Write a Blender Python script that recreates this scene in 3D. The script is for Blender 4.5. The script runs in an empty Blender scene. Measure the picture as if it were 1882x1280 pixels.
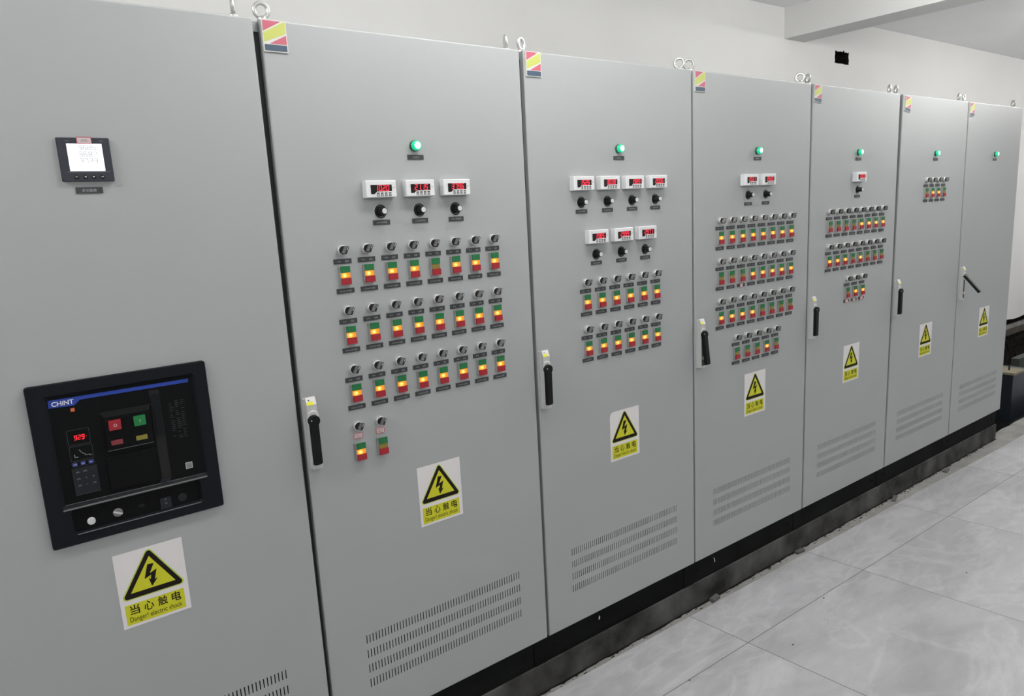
import bpy, bmesh, math, random
from mathutils import Vector, Matrix
S = bpy.context.scene
C = S.collection
random.seed(7)

# ------------------------------------------------------------------ camera
yaw, pitch, roll = .63, -.18582, -.05467
fw = Vector((math.sin(yaw)*math.cos(pitch), math.cos(yaw)*math.cos(pitch), math.sin(pitch)))
rt0 = Vector((math.cos(yaw), -math.sin(yaw), 0)); up0 = rt0.cross(fw)
cr, sr = math.cos(roll), math.sin(roll)
rt = cr*rt0 + sr*up0; up = -sr*rt0 + cr*up0
cam = bpy.data.cameras.new('camera'); cam.sensor_width = 36; cam.lens = 1300.4*36/1882
cam.clip_start = .02
camo = bpy.data.objects.new('camera', cam); C.objects.link(camo)
m3 = Matrix((rt, up, -fw)).transposed()
camo.matrix_world = Matrix.Translation((-.60174, -1.79999, 1.68069)) @ m3.to_4x4()
S.camera = camo
# ------------------------------------------------------------------ world, lights, exposure
w = bpy.data.worlds.new('world'); S.world = w; w.use_nodes = True
w.node_tree.nodes['Background'].inputs[0].default_value = (.9, .95, 1, 1)
w.node_tree.nodes['Background'].inputs[1].default_value = .3
def tube(x, y, z, power, col=(1, .985, .96)):      # a fluorescent tube: soft lamps along its length, shining all round
    for dx in (-.42, 0, .42):
        l = bpy.data.lights.new('ceiling_tube_light', 'POINT'); l.shadow_soft_size = .10
        l.energy = power/3; l.color = col
        o = bpy.data.objects.new('ceiling_tube_light', l); C.objects.link(o); o.location = (x+dx, y, z)
for X, P in ((-1.9, 44), (.75, 37), (3.6, 33), (6.5, 42), (9.6, 50)):
    tube(X, -.58, 2.74, P)
    tube(X, -3.4, 2.74, 21)  # second row, unseen, added as fill for the lower doors
S.view_settings.view_transform = 'Standard'; S.view_settings.look = 'None'
S.view_settings.gamma = 1; S.view_settings.exposure = 0.0
S.view_settings.use_curve_mapping = False

# ------------------------------------------------------------------ materials
def mat(name, col, rough=.5, metal=0, emit=None, es=1, spec=.5, bump=0, bscale=200, var=0, vscale=3, coat=0):
    m = bpy.data.materials.new(name); m.use_nodes = True
    nt = m.node_tree; b = nt.nodes['Principled BSDF']
    b.inputs['Base Color'].default_value = (*col, 1); b.inputs['Roughness'].default_value = rough
    b.inputs['Metallic'].default_value = metal; b.inputs['Specular IOR Level'].default_value = spec
    b.inputs['Coat Weight'].default_value = coat
    if emit:
        b.inputs['Emission Color'].default_value = (*emit, 1); b.inputs['Emission Strength'].default_value = es
    tc = None
    if bump or var:
        tc = nt.nodes.new('ShaderNodeNewGeometry')
    if bump:
        n = nt.nodes.new('ShaderNodeTexNoise'); n.inputs['Scale'].default_value = bscale; n.inputs['Detail'].default_value = 2
        nt.links.new(tc.outputs['Position'], n.inputs['Vector'])
        bp = nt.nodes.new('ShaderNodeBump'); bp.inputs['Strength'].default_value = bump; bp.inputs['Distance'].default_value = .001
        nt.links.new(n.outputs['Fac'], bp.inputs['Height']); nt.links.new(bp.outputs['Normal'], b.inputs['Normal'])
    if var:
        n = nt.nodes.new('ShaderNodeTexNoise'); n.inputs['Scale'].default_value = vscale; n.inputs['Detail'].default_value = 6
        nt.links.new(tc.outputs['Position'], n.inputs['Vector'])
        r = nt.nodes.new('ShaderNodeMapRange'); r.inputs['From Min'].default_value = .3; r.inputs['From Max'].default_value = .7
        r.inputs['To Min'].default_value = 1-var; r.inputs['To Max'].default_value = 1+var
        mx = nt.nodes.new('ShaderNodeVectorMath'); mx.operation = 'SCALE'; mx.inputs[0].default_value = col
        nt.links.new(n.outputs['Fac'], r.inputs['Value']); nt.links.new(r.outputs['Result'], mx.inputs['Scale'])
        nt.links.new(mx.outputs['Vector'], b.inputs['Base Color'])
    return m
PAINT = mat('grey_powder_coat', (.355, .370, .372), .38, bump=.12, bscale=900, var=.02, vscale=1.6)
DARK = mat('recess_shade_grey', (.05, .05, .052), .8)  # shade of the door gaps put into the colour
BLACKHOLE = mat('hollow_shade_black', (.006, .006, .006), .9)  # near-black standing in for the dark inside slots and holes
PLINTH = mat('black_plinth_paint', (.006, .0065, .0065), .7, spec=.08, var=.35, vscale=5)
ZINC = mat('zinc_eye_bolt', (.62, .62, .6), .28, .85)
WHITEP = mat('white_plastic', (.72, .73, .74), .4)
WHITES = mat('white_sticker', (.70, .68, .68), .45)
BLACKP = mat('black_plastic', (.007, .007, .008), .35, spec=.3)
BLACKM = mat('black_matte_plastic', (.006, .0065, .007), .5, spec=.2)
PLATE = mat('engraved_plate', (.038, .042, .045), .4)
PLATET = mat('engraved_letters', (.30, .31, .32), .6)
LCD = mat('red_display_window', (.008, .006, .006), .3, spec=.3)
REDSEG = mat('red_led_digits', (.4, .02, .03), .5, emit=(1, .03, .07), es=.95)
REDSEG2 = mat('bright_red_led_digits', (.4, .02, .03), .5, emit=(1, .02, .03), es=1.3)
CHROME = mat('satin_chrome', (.70, .70, .69), .3, .75)
KNOBG = mat('knob_grip', (.085, .086, .088), .4, spec=.4)
KNOBF = mat('knob_ridge', (.02, .02, .022), .4, spec=.3)
SILVER = mat('silver_cap', (.62, .62, .63), .4, .2)
GREEN = mat('green_push_button', (.008, .15, .045), .4)
RED = mat('red_push_button', (.33, .012, .022), .4)
CASE = mat('button_casing', (.33, .34, .33), .45, .3)
AMBOFF = mat('unlit_amber_lens', (.24, .18, .035), .3)
YEL = mat('sign_yellow', (.56, .56, .012), .5)
YELG = mat('sign_yellow_edge', (.46, .55, .06), .5)
SBLACK = mat('sign_black', (.012, .008, .008), .6, spec=.15)
LRED = mat('logo_red', (.50, .11, .16), .5)
LYEL = mat('logo_yellow_green', (.48, .52, .12), .5)
LBLU = mat('logo_navy', (.05, .085, .13), .5)
LEDGE = mat('logo_border', (.60, .60, .56), .5)
STY = mat('bright_yellow_sticker', (.75, .76, .02), .5)
HGREY = mat('handle_zinc_grey', (.50, .51, .50), .4)
BLUE = mat('blue_band', (.012, .045, .33), .4)
PANEL = mat('breaker_black', (.0035, .004, .0045), .5, spec=.12)
PANEL2 = mat('breaker_frame_black', (.0055, .0075, .010), .5, spec=.16)
GREYL = mat('grey_print', (.20, .22, .22), .6)
LINE = mat('thin_grey_outline', (.07, .075, .08), .6)
SILV2 = mat('silver_edge', (.25, .25, .25), .3, .6)
KEYPAD = mat('keypad_flap', (.012, .013, .018), .35, spec=.3)
METERC = mat('meter_navy_black', (.022, .025, .038), .42)
SCREEN = mat('backlit_white_screen', (.8, .8, .8), .4, emit=(.95, .98, 1), es=1.1)
SEGG = mat('lcd_segments', (.1, .1, .12), .6, emit=(.40, .42, .46), es=.8)
TAGW = mat('paper_tag', (.62, .52, .52), .6)
TAGR = mat('red_tag_border', (.5, .06, .1), .5)
INK = mat('ink', (.03, .03, .03), .6, spec=.2)
INKG = mat('grey_ink', (.30, .30, .30), .6)
GLENS = mat('green_lens', (.0, .35, .16), .25, emit=(.0, .62, .28), es=.75)
GHOT = mat('lit_green_lens_centre', (.5, 1, .8), .3, emit=(.42, 1, .78), es=1.9)
GBASE = mat('lamp_bezel', (.02, .05, .04), .35)
AMBSIDE = mat('amber_casing', (.25, .12, .01), .35)
PLASTER = mat('white_plaster', (.74, .74, .73), .85, bump=.25, bscale=60, var=.02, vscale=2)
CEIL = mat('ceiling_plaster', (.90, .91, .92), .9, var=.015)
CONC = mat('concrete_curb', (.060, .060, .057), .9, spec=.2, bump=.9, bscale=45, var=.75, vscale=6)
CONCL = mat('light_concrete', (.27, .265, .25), .85, bump=.5, bscale=60, var=.2, vscale=9)
BRICKD = mat('dirty_brick', (.014, .013, .012), .95, spec=.1, bump=.7, bscale=40, var=.5, vscale=8)
MBROWN = mat('dull_brown_mortar', (.07, .06, .05), .9, bump=.5, bscale=40, var=.3, vscale=9)
PITF = mat('pit_floor', (.02, .02, .02), .9, var=.4)
MBOX = mat('dark_steel_box', (.016, .021, .028), .4, var=.25)
PLYW = mat('plywood_top', (.25, .22, .15), .7, var=.12, vscale=12)
MBOX2 = mat('grey_green_box', (.07, .08, .075), .6, var=.2)
WHITE = mat('white_paint_speck', (.7, .7, .68), .6)

DARKB = mat('dark_bolt', (.02, .02, .02), .6)
def amber():
    m = bpy.data.materials.new('lit_amber_lens'); m.use_nodes = True; nt = m.node_tree; b = nt.nodes['Principled BSDF']
    tc = nt.nodes.new('ShaderNodeTexCoord'); mp = nt.nodes.new('ShaderNodeMapping')
    mp.inputs['Location'].default_value = (.0028, 0, 0); mp.inputs['Scale'].default_value = (1, .3, 1)
    ln = nt.nodes.new('ShaderNodeVectorMath'); ln.operation = 'LENGTH'
    rp = nt.nodes.new('ShaderNodeValToRGB'); e = rp.color_ramp.elements
    mr = nt.nodes.new('ShaderNodeMapRange'); mr.inputs['From Min'].default_value = 0; mr.inputs['From Max'].default_value = .018
    e[0].position = .20; e[0].color = (1.0, .80, .33, 1); e[1].position = 1; e[1].color = (.50, .15, .006, 1)
    k = e.new(.33); k.color = (1, .60, .10, 1); k = e.new(.44); k.color = (.72, .26, .012, 1)
    nt.links.new(tc.outputs['Object'], mp.inputs['Vector']); nt.links.new(mp.outputs['Vector'], ln.inputs[0])
    nt.links.new(ln.outputs['Value'], mr.inputs['Value']); nt.links.new(mr.outputs['Result'], rp.inputs['Fac'])
    nt.links.new(rp.outputs['Color'], b.inputs['Emission Color']); b.inputs['Emission Strength'].default_value = 1.15
    b.inputs['Base Color'].default_value = (.3, .12, .01, 1); b.inputs['Roughness'].default_value = .25
    return m
AMBER = amber()

def marble():
    m = bpy.data.materials.new('grey_marble_tile'); m.use_nodes = True; nt = m.node_tree; b = nt.nodes['Principled BSDF']
    N = nt.nodes.new; L = nt.links.new
    def math_(op, a, c=None, d=None):
        n = N('ShaderNodeMath'); n.operation = op
        for i, v in enumerate((a, c, d)):
            if v is None: continue
            if isinstance(v, (int, float)): n.inputs[i].default_value = v
            else: L(v, n.inputs[i])
        return n.outputs[0]
    g = N('ShaderNodeNewGeometry'); s = N('ShaderNodeSeparateXYZ'); L(g.outputs['Position'], s.inputs[0])
    X, Y = s.outputs[0], s.outputs[1]
    # tile grid: cross joints every .852 m, one long joint .30 m in front of the cabinets
    u = math_('DIVIDE', math_('ADD', math_('SUBTRACT', X, 1.549), math_('MULTIPLY', math_('ADD', Y, .298), .087)), .852)
    v = math_('DIVIDE', math_('ADD', math_('ADD', Y, .298), math_('MULTIPLY', math_('SUBTRACT', X, 1.549), .011)), .852)
    fu, fv = math_('FLOOR', u), math_('FLOOR', v)
    def edge(t):
        fr = math_('FRACT', t); return math_('MINIMUM', fr, math_('SUBTRACT', 1, fr))
    e = math_('MINIMUM', edge(u), edge(v))
    joint = math_('LESS_THAN', e, .0019)
    cm = N('ShaderNodeCombineXYZ'); L(fu, cm.inputs[0]); L(fv, cm.inputs[1])
    wn = N('ShaderNodeTexWhiteNoise'); L(cm.outputs[0], wn.inputs['Vector'])
    sc = N('ShaderNodeVectorMath'); sc.operation = 'SCALE'; sc.inputs['Scale'].default_value = 30; L(wn.outputs['Color'], sc.inputs[0])
    rot = N('ShaderNodeMapping'); rot.inputs['Rotation'].default_value = (0, 0, math.radians(-50)); rot.inputs['Scale'].default_value = (1, 2.6, 1)
    L(g.outputs['Position'], rot.inputs['Vector'])
    ad = N('ShaderNodeVectorMath'); ad.operation = 'ADD'; L(rot.outputs[0], ad.inputs[0]); L(sc.outputs[0], ad.inputs[1])
    def noise(scale, detail, dist, rough=.55):
        n = N('ShaderNodeTexNoise'); n.inputs['Scale'].default_value = scale; n.inputs['Detail'].default_value = detail
        n.inputs['Distortion'].default_value = dist; n.inputs['Roughness'].default_value = rough; L(ad.outputs[0], n.inputs['Vector']); return n.outputs['Fac']
    big = noise(1.7, 5, .9); mid = noise(5, 6, 1.2)
    def ramp(fac, pts):
        r = N('ShaderNodeValToRGB'); el = r.color_ramp.elements
        for i, (p, c) in enumerate(pts):
            k = el[i] if i < 2 else el.new(p)
            k.position = p; k.color = (*c, 1)
        L(fac, r.inputs['Fac']); return r.outputs['Color']
    c1 = ramp(big, [(.25, (.345, .345, .355)), (.75, (.475, .475, .49)), (.46, (.395, .395, .405)), (.54, (.435, .435, .45))])
    v1 = math_('ABSOLUTE', math_('SUBTRACT', noise(1.3, 4, 1.6), .5))
    vein = ramp(v1, [(0, (.055, .055, .055)), (.06, (0, 0, 0))])
    v2 = math_('ABSOLUTE', math_('SUBTRACT', noise(2.3, 3, .8), .47))
    crack = ramp(v2, [(0, (.035, .035, .035)), (.006, (0, 0, 0))])
    c2 = ramp(mid, [(.3, (.94, .94, .94)), (.7, (1.06, 1.06, 1.06))])
    def vm(op, a, c):
        n = N('ShaderNodeVectorMath'); n.operation = op
        for i, x in enumerate((a, c)):
            if isinstance(x, tuple): n.inputs[i].default_value = x
            else: L(x, n.inputs[i])
        return n.outputs[0]
    col = vm('SUBTRACT', vm('ADD', vm('MULTIPLY', c1, c2), vein), crack)
    mx = N('ShaderNodeMix'); mx.data_type = 'RGBA'; L(joint, mx.inputs[0]); L(col, mx.inputs[6]); mx.inputs[7].default_value = (.12, .12, .12, 1)
    L(mx.outputs[2], b.inputs['Base Color']); b.inputs['Roughness'].default_value = .38
    return m
MARBLE = marble()

# ------------------------------------------------------------------ mesh helper
_tc = {}
def text_shape(s, bold=0.0):
    key = (s, bold)
    if key not in _tc:
        c = bpy.data.curves.new('t', type='FONT'); c.body = s; c.offset = bold; c.resolution_u = 3
        o = bpy.data.objects.new('t', c); C.objects.link(o)
        me = bpy.data.meshes.new_from_object(o.evaluated_get(bpy.context.evaluated_depsgraph_get()))
        vs = [(v.co.x, v.co.y) for v in me.vertices]; fs = [tuple(p.vertices) for p in me.polygons]
        bpy.data.objects.remove(o); bpy.data.curves.remove(c); bpy.data.meshes.remove(me)
        xs = [v[0] for v in vs]; ys = [v[1] for v in vs]
        _tc[key] = (vs, fs, min(xs), max(xs), min(ys), max(ys))
    return _tc[key]
SEG = {'0': 'abcdef', '1': 'bc', '2': 'abged', '3': 'abgcd', '4': 'fgbc', '5': 'afgcd', '6': 'afgedc', '7': 'abc', '8': 'abcdefg', '9': 'abcdfg'}
class MB:
    def __init__(s): s.v = []; s.f = []; s.m = []; s.mats = []; s.smooth = []
    def mi(s, m):
        if m not in s.mats: s.mats.append(m)
        return s.mats.index(m)
    def face(s, pts, m, smooth=False):
        b = len(s.v); s.v += [tuple(p) for p in pts]; s.f.append(tuple(range(b, b+len(pts)))); s.m.append(s.mi(m)); s.smooth.append(smooth)
    def box(s, x0, x1, y0, y1, z0, z1, m, front=None, taper=0):
        b = len(s.v); k = s.mi(m); t = taper
        s.v += [(x0+t, y0, z0+t), (x1-t, y0, z0+t), (x1, y1, z0), (x0, y1, z0), (x0+t, y0, z1-t), (x1-t, y0, z1-t), (x1, y1, z1), (x0, y1, z1)]
        for i, f in enumerate([(0, 1, 5, 4), (1, 2, 6, 5), (2, 3, 7, 6), (3, 0, 4, 7), (4, 5, 6, 7), (3, 2, 1, 0)]):
            s.f.append(tuple(b+i_ for i_ in f)); s.m.append(s.mi(front) if (front and i == 0) else k); s.smooth.append(False)
    def prism(s, pts, y0, y1, m, side=None, top=None):
        """pts: (x,z) counter-clockwise seen from the front; y0 = front"""
        n = len(pts); b = len(s.v); tp = top or pts
        s.v += [(p[0], y0, p[1]) for p in tp] + [(p[0], y1, p[1]) for p in pts]
        s.f.append(tuple(range(b, b+n))); s.m.append(s.mi(m)); s.smooth.append(False)
        s.f.append(tuple(range(b+2*n-1, b+n-1, -1))); s.m.append(s.mi(side or m)); s.smooth.append(False)
        for i in range(n):
            j = (i+1) % n
            s.f.append((b+i, b+n+i, b+n+j, b+j)); s.m.append(s.mi(side or m)); s.smooth.append(False)
    def flat(s, pts, y, m): s.face([(p[0], y, p[1]) for p in pts], m)
    def rect(s, x0, x1, z0, z1, y, m): s.flat([(x0, z0), (x1, z0), (x1, z1), (x0, z1)], y, m)
    def lathe(s, prof, m, cx=0, cz=0, n=24, mats=None, smooth=True):
        """prof: list of (radius, y) from front centre backwards, about the y axis"""
        b = len(s.v)
        for r, y in prof:
            for i in range(n):
                a = 2*math.pi*i/n; s.v.append((cx+r*math.cos(a), y, cz+r*math.sin(a)))
        for k in range(len(prof)-1):
            mm = mats[k] if mats else m
            for i in range(n):
                j = (i+1) % n
                s.f.append((b+k*n+i, b+(k+1)*n+i, b+(k+1)*n+j, b+k*n+j)); s.m.append(s.mi(mm)); s.smooth.append(smooth)
        s.f.append(tuple(b+i for i in range(n))); s.m.append(s.mi(mats[0] if mats else m)); s.smooth.append(False)
    def ring(s, x0, x1, z0, z1, t, y, m, c=0):
        o = rrect(x0, x1, z0, z1, c); i = rrect(x0+t, x1-t, z0+t, z1-t, max(c-t, 1e-5) if c > 0 else 0)
        for k in range(len(o)):
            j = (k+1) % len(o); s.flat([o[k], o[j], i[j], i[k]], y, m)
    def line(s, pts, t, y, m):
        for a, b_ in zip(pts, pts[1:]):
            d = Vector((b_[0]-a[0], b_[1]-a[1])); d.normalize(); nx, nz = -d.y*t/2, d.x*t/2
            ex, ez = d.x*t/2, d.y*t/2
            s.flat([(a[0]-nx-ex, a[1]-nz-ez), (b_[0]-nx+ex, b_[1]-nz+ez), (b_[0]+nx+ex, b_[1]+nz+ez), (a[0]+nx-ex, a[1]+nz-ez)], y, m)
    def text(s, t, cx, cz, h, y, m, maxw=None, bold=.0, width=None, shear=0):
        vs, fs, a, b_, c, d = text_shape(t, bold)
        k = h/(d-c); kx = k
        if width: kx = width/(b_-a)
        elif maxw and (b_-a)*k > maxw: kx = maxw/(b_-a)
        o = len(s.v); s.v += [(cx+(p[0]-(a+b_)/2)*kx, y, cz+(p[1]-(c+d)/2)*k) for p in vs]
        for f in fs: s.f.append(tuple(o+i for i in f)); s.m.append(s.mi(m)); s.smooth.append(False)
    def digits(s, txt, x0, x1, z0, z1, y, m, t=.16, slant=.12):
        """seven-segment digits filling the box x0..x1, z0..z1"""
        n = sum(1 for ch in txt if ch != '.'); H = z1-z0; Wd = (x1-x0-slant*H)/(n+(n-1)*.28); st = Wd*1.28; i = 0; T = t*H
        def P(x, z, ox): return (ox+x*Wd+slant*z*H, z0+z*H)
        q = T/H/1.0; qx = T/Wd
        shp = {'a': (0, 1-q, 1, 1), 'd': (0, 0, 1, q), 'g': (0, .5-q/2, 1, .5+q/2), 'f': (0, .5, qx, 1), 'b': (1-qx, .5, 1, 1), 'e': (0, 0, qx, .5), 'c': (1-qx, 0, 1, .5)}
        for ch in txt:
            if ch == '.':
                ox = x0+i*st-st*.17; s.flat([P(0, 0, ox), P(.17, 0, ox), P(.17, q*1.1, ox), P(0, q*1.1, ox)], y, m); continue
            ox = x0+i*st; i += 1
            for g in SEG[ch]:
                a, b_, c, d = shp[g]
                gx, gz = (.04, 0) if g in 'adg' else (0, .02)
                s.flat([P(a+gx, b_+gz, ox), P(c-gx, b_+gz, ox), P(c-gx, d-gz, ox), P(a+gx, d-gz, ox)], y, m)
    def mesh(s, name):
        me = bpy.data.meshes.new(name); me.from_pydata(s.v, [], s.f)
        for m in s.mats: me.materials.append(m)
        for p, k, sm in zip(me.polygons, s.m, s.smooth): p.material_index = k; p.use_smooth = sm
        me.update(); return me
    def build(s, name, parent=None, loc=(0, 0, 0)): return link(name, s.mesh(name), parent, loc)
def rrect(x0, x1, z0, z1, c, n=4):
    if c <= 0: return [(x0, z0), (x1, z0), (x1, z1), (x0, z1)]
    pts = []
    for cx, cz, a0 in ((x1-c, z0+c, -90), (x1-c, z1-c, 0), (x0+c, z1-c, 90), (x0+c, z0+c, 180)):
        for i in range(n+1):
            a = math.radians(a0+90*i/n); pts.append((cx+c*math.cos(a), cz+c*math.sin(a)))
    return pts
def link(name, data, parent=None, loc=(0, 0, 0), rot=None, label=None):
    o = bpy.data.objects.new(name, data); C.objects.link(o); o.location = loc
    if parent: o.parent = parent
    if rot: o.rotation_euler = rot
    if label: o['label'] = label
    return o
def tag(o, label=None, cat=None, group=None, kind=None):
    if label: o['label'] = label
    if cat: o['category'] = cat
    if group: o['group'] = group
    if kind: o['kind'] = kind
    return o
def struct(o): o['kind'] = 'structure'; return o

# ------------------------------------------------------------------ room
ZC, YW = 2.97, 1.2
b = MB()   # tiled floor with a slightly skewed edge in front of the cabinets
ed = [(-4, .02), (.8, -.025), (1.52, -.034), (3.5, -.068), (4.6, -.094), (8, -.115), (13, -.14)]
top = [(x, y, 0) for x, y in ed]
poly = [(-4, -5, 0), (13, -5, 0)] + top[::-1]
b.face(poly, MARBLE)
for (x0, y0, _), (x1, y1, _) in zip(top, top[1:]): b.face([(x0, y0, 0), (x0, y0, -.006), (x1, y1, -.006), (x1, y1, 0)], MARBLE)
struct(b.build('floor'))
b = MB(); b.box(-4, 4.78, -.16, 1.3, -.12, -.005, CONCL)
# broken front lip of the floor beside the trench
xs = [4.78+i*.12 for i in range(70)]
lip = [(x, .055+random.uniform(-.006, .006)) for x in xs]
b.face([(4.78, -.3, -.005), (xs[-1], -.3, -.005)] + [(x, y, -.005) for x, y in lip[::-1]], CONCL)
for (x0, y0), (x1, y1) in zip(lip, lip[1:]): b.face([(x0, y0, -.005), (x1, y1, -.005), (x1, y1, -.5), (x0, y0, -.5)], CONC)
struct(b.build('floor'))
b = MB(); b.box(4.78, 13, .05, 1.45, -.56, -.5, PITF); b.box(4.70, 4.78, .05, 1.3, -.5, -.12, CONC); struct(b.build('floor'))
b = MB(); b.box(-1.0, 4.765, .003, .66, -.004, .1, CONC); struct(b.build('trim_1'))
b = MB()   # back wall with a knocked-through hole
hx0, hx1, hz0, hz1 = 4.70, 4.895, 2.663, 2.750
cx, cz = (hx0+hx1)/2, (hz0+hz1)/2; zb = .235
fx0, fx1, fz0, fz1 = cx-.3, cx+.3, cz-.15, cz+.15
hole, outer = [], []
hc = [(hx0, hz0), (hx1, hz0), (hx1, hz1), (hx0, hz1)]; oc = [(fx0, fz0), (fx1, fz0), (fx1, fz1), (fx0, fz1)]
for s_ in range(4):
    n_ = 20 if s_ % 2 == 0 else 10
    for i in range(n_):
        t = i/n_; p, q = hc[s_], hc[(s_+1) % 4]; P_, Q_ = oc[s_], oc[(s_+1) % 4]
        jx = random.uniform(-.004, .004); jz = random.choice((-.004, 0, .002, .010, -.002)) if s_ == 2 else random.uniform(-.003, .003)
        hole.append((p[0]+(q[0]-p[0])*t+(jx if s_ % 2 else 0), p[1]+(q[1]-p[1])*t+(0 if s_ % 2 else jz)))
        outer.append((P_[0]+(Q_[0]-P_[0])*t, P_[1]+(Q_[1]-P_[1])*t))
Hn = len(hole)
for i in range(Hn):
    j = (i+1) % Hn
    b.face([(hole[i][0], YW, hole[i][1]), (outer[i][0], YW, outer[i][1]), (outer[j][0], YW, outer[j][1]), (hole[j][0], YW, hole[j][1])], PLASTER)
    b.face([(hole[i][0], YW, hole[i][1]), (hole[j][0], YW, hole[j][1]), (hole[j][0], YW+.14, hole[j][1]), (hole[i][0], YW+.14, hole[i][1])], BRICKD)
b.rect(hx0-.05, hx1+.05, hz0-.05, hz1+.05, YW+.14, BLACKHOLE)
b.rect(-4, fx0, zb+.03, ZC+.05, YW, PLASTER); b.rect(fx1, 13, zb+.03, ZC+.05, YW, PLASTER)
b.rect(fx0, fx1, zb+.03, fz0, YW, PLASTER); b.rect(fx0, fx1, fz1, ZC+.05, YW, PLASTER)
x = -4.0; pz = zb
while x < 13:    # ragged lower plaster edge
    nz = zb+random.uniform(-.012, .012); b.flat([(x, pz), (x+.17, nz), (x+.17, zb+.03), (x, zb+.03)], YW, PLASTER)
    b.face([(x, YW, pz), (x, YW+.07, pz), (x+.17, YW+.07, nz), (x+.17, YW, nz)], BRICKD); x += .17; pz = nz
struct(b.build('wall_back'))
b = MB()
for r in range(12):     # bare brick foundation under the plaster, with a mortar ledge
    z1 = .30-.065*r
    for k in range(66):
        x0 = 4.4+k*.13+(.065 if r % 2 else 0)
        o = random.uniform(-.006, .006); b.box(x0, x0+.122, YW+.07+o, YW+.2, z1-.057, z1, BRICKD)
b.box(4.4, 13, YW+.085, YW+.25, -.5, .3, BRICKD)
b.box(4.4, 13, YW+.05, YW+.12, .100, .150, CONCL); b.box(4.4, 13, YW+.055, YW+.12, .02, .100, MBROWN)
struct(b.build('wall_back'))
b = MB(); b.face([(-4, -5, 0), (-4, 1.3, 0), (-4, 1.3, ZC+.05), (-4, -5, ZC+.05)], PLASTER); struct(b.build('wall_left'))
b = MB(); b.face([(13, 1.5, -.5), (13, -5, -.5), (13, -5, ZC+.05), (13, 1.5, ZC+.05)], PLASTER); struct(b.build('wall_right'))
b = MB(); b.face([(13, -5, 0), (-4, -5, 0), (-4, -5, ZC+.05), (13, -5, ZC+.05)], PLASTER); struct(b.build('wall_front'))
b = MB(); b.face([(-4, -5, ZC), (13, -5, ZC), (13, YW, ZC), (-4, YW, ZC)], CEIL); struct(b.build('ceiling'))
b = MB()   # ceiling beam running out from the back wall
zb_ = 2.77; bx0, bx1 = 4.045, 4.285
A0, A1 = (bx0, YW), (bx1, YW); B0, B1 = (bx0+.36, -5), (bx1+.36, -5)
b.face([(A0[0], A0[1], zb_), (A1[0], A1[1], zb_), (B1[0], B1[1], zb_), (B0[0], B0[1], zb_)][::-1], PLASTER)
b.face([(A0[0], A0[1], zb_), (A0[0], A0[1], ZC), (B0[0], B0[1], ZC), (B0[0], B0[1], zb_)], PLASTER)
b.face([(A1[0], A1[1], zb_), (B1[0], B1[1], zb_), (B1[0], B1[1], ZC), (A1[0], A1[1], ZC)], PLASTER)
struct(b.build('trim_2'))

# ------------------------------------------------------------------ shared part meshes
def m_lampbase():
    b = MB(); b.lathe([(.0125, -.0075), (.0148, -.0065), (.0150, 0)], GBASE); return b.mesh('indicator_lamp')
def m_lens():
    b = MB(); b.lathe([(.0090, -.0196), (.0116, -.0192), (.0130, -.0178), (.0134, -.0070)], GLENS, mats=[GLENS, GLENS, GLENS]); return b.mesh('lens')
def m_hot():
    b = MB(); b.lathe([(.003, -.0208), (.0070, -.0205), (.0097, -.0196)], GHOT); return b.mesh('lens_centre')
def m_ring():
    b = MB(); b.lathe([(.0102, -.0110), (.0118, -.0135), (.0132, -.0128), (.0136, -.0105), (.0136, 0)], CHROME, n=28); return b.mesh('selector_switch')
def m_knob():
    b = MB(); b.lathe([(.0095, -.0155), (.0106, -.0145), (.0106, -.0105)], BLACKP, n=24)
    t = math.radians(27); d = Vector((math.sin(t), math.cos(t))); n = Vector((math.cos(t), -math.sin(t)))
    def q(a, c, s): return (d.x*a+n.x*c+s, d.y*a+n.y*c)
    base = [q(-.0098, -.0040, 0), q(-.0098, .0056, .001), q(.0100, .0056, .001), q(.0108, -.0040, 0)]
    tp = [q(-.0092, .0004, .0030), q(-.0088, .0050, .0030), q(.0110, .0050, .0030), q(.0116, .0004, .0030)]
    b.prism(base, -.0262, -.0150, KNOBF, BLACKP, top=tp)
    def lerp(p, c, u, y0=-.0262, y1=-.0150): return (p[0]+(c[0]-p[0])*u-.0002, y0+(y1-y0)*u, p[1]+(c[1]-p[1])*u+.0001)
    b.face([lerp(tp[0], base[0], .08), lerp(tp[0], base[0], .78), lerp(tp[3], base[3], .70), lerp(tp[3], base[3], .10)], KNOBG)
    l = [q(.0012, .0012, .0030), q(.0012, .0026, .0030), q(.0100, .0026, .0030), q(.0100, .0012, .0030)]
    b.flat(l, -.0266, WHITE)
    return b.mesh('switch_knob')
BW, BH, BD = .0315, .0510, .0104
BX0, BX1 = -.01575+.0036, .01575-.0007
def m_case():
    b = MB(); b.prism(rrect(-BW/2, BW/2, -BH/2, BH/2, .0012, 2), -.0080, 0, CASE, top=rrect(-BW/2+.0012, BW/2-.0002, -BH/2+.0006, BH/2-.0006, .0012, 2)); return b.mesh('push_button_unit')
def m_btn(z0, z1, y, m, name, c=.0006):
    b = MB(); p = rrect(BX0, BX1, z0, z1, c, 1); b.prism(p, y, -.0070, m); return b.mesh(name)
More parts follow.
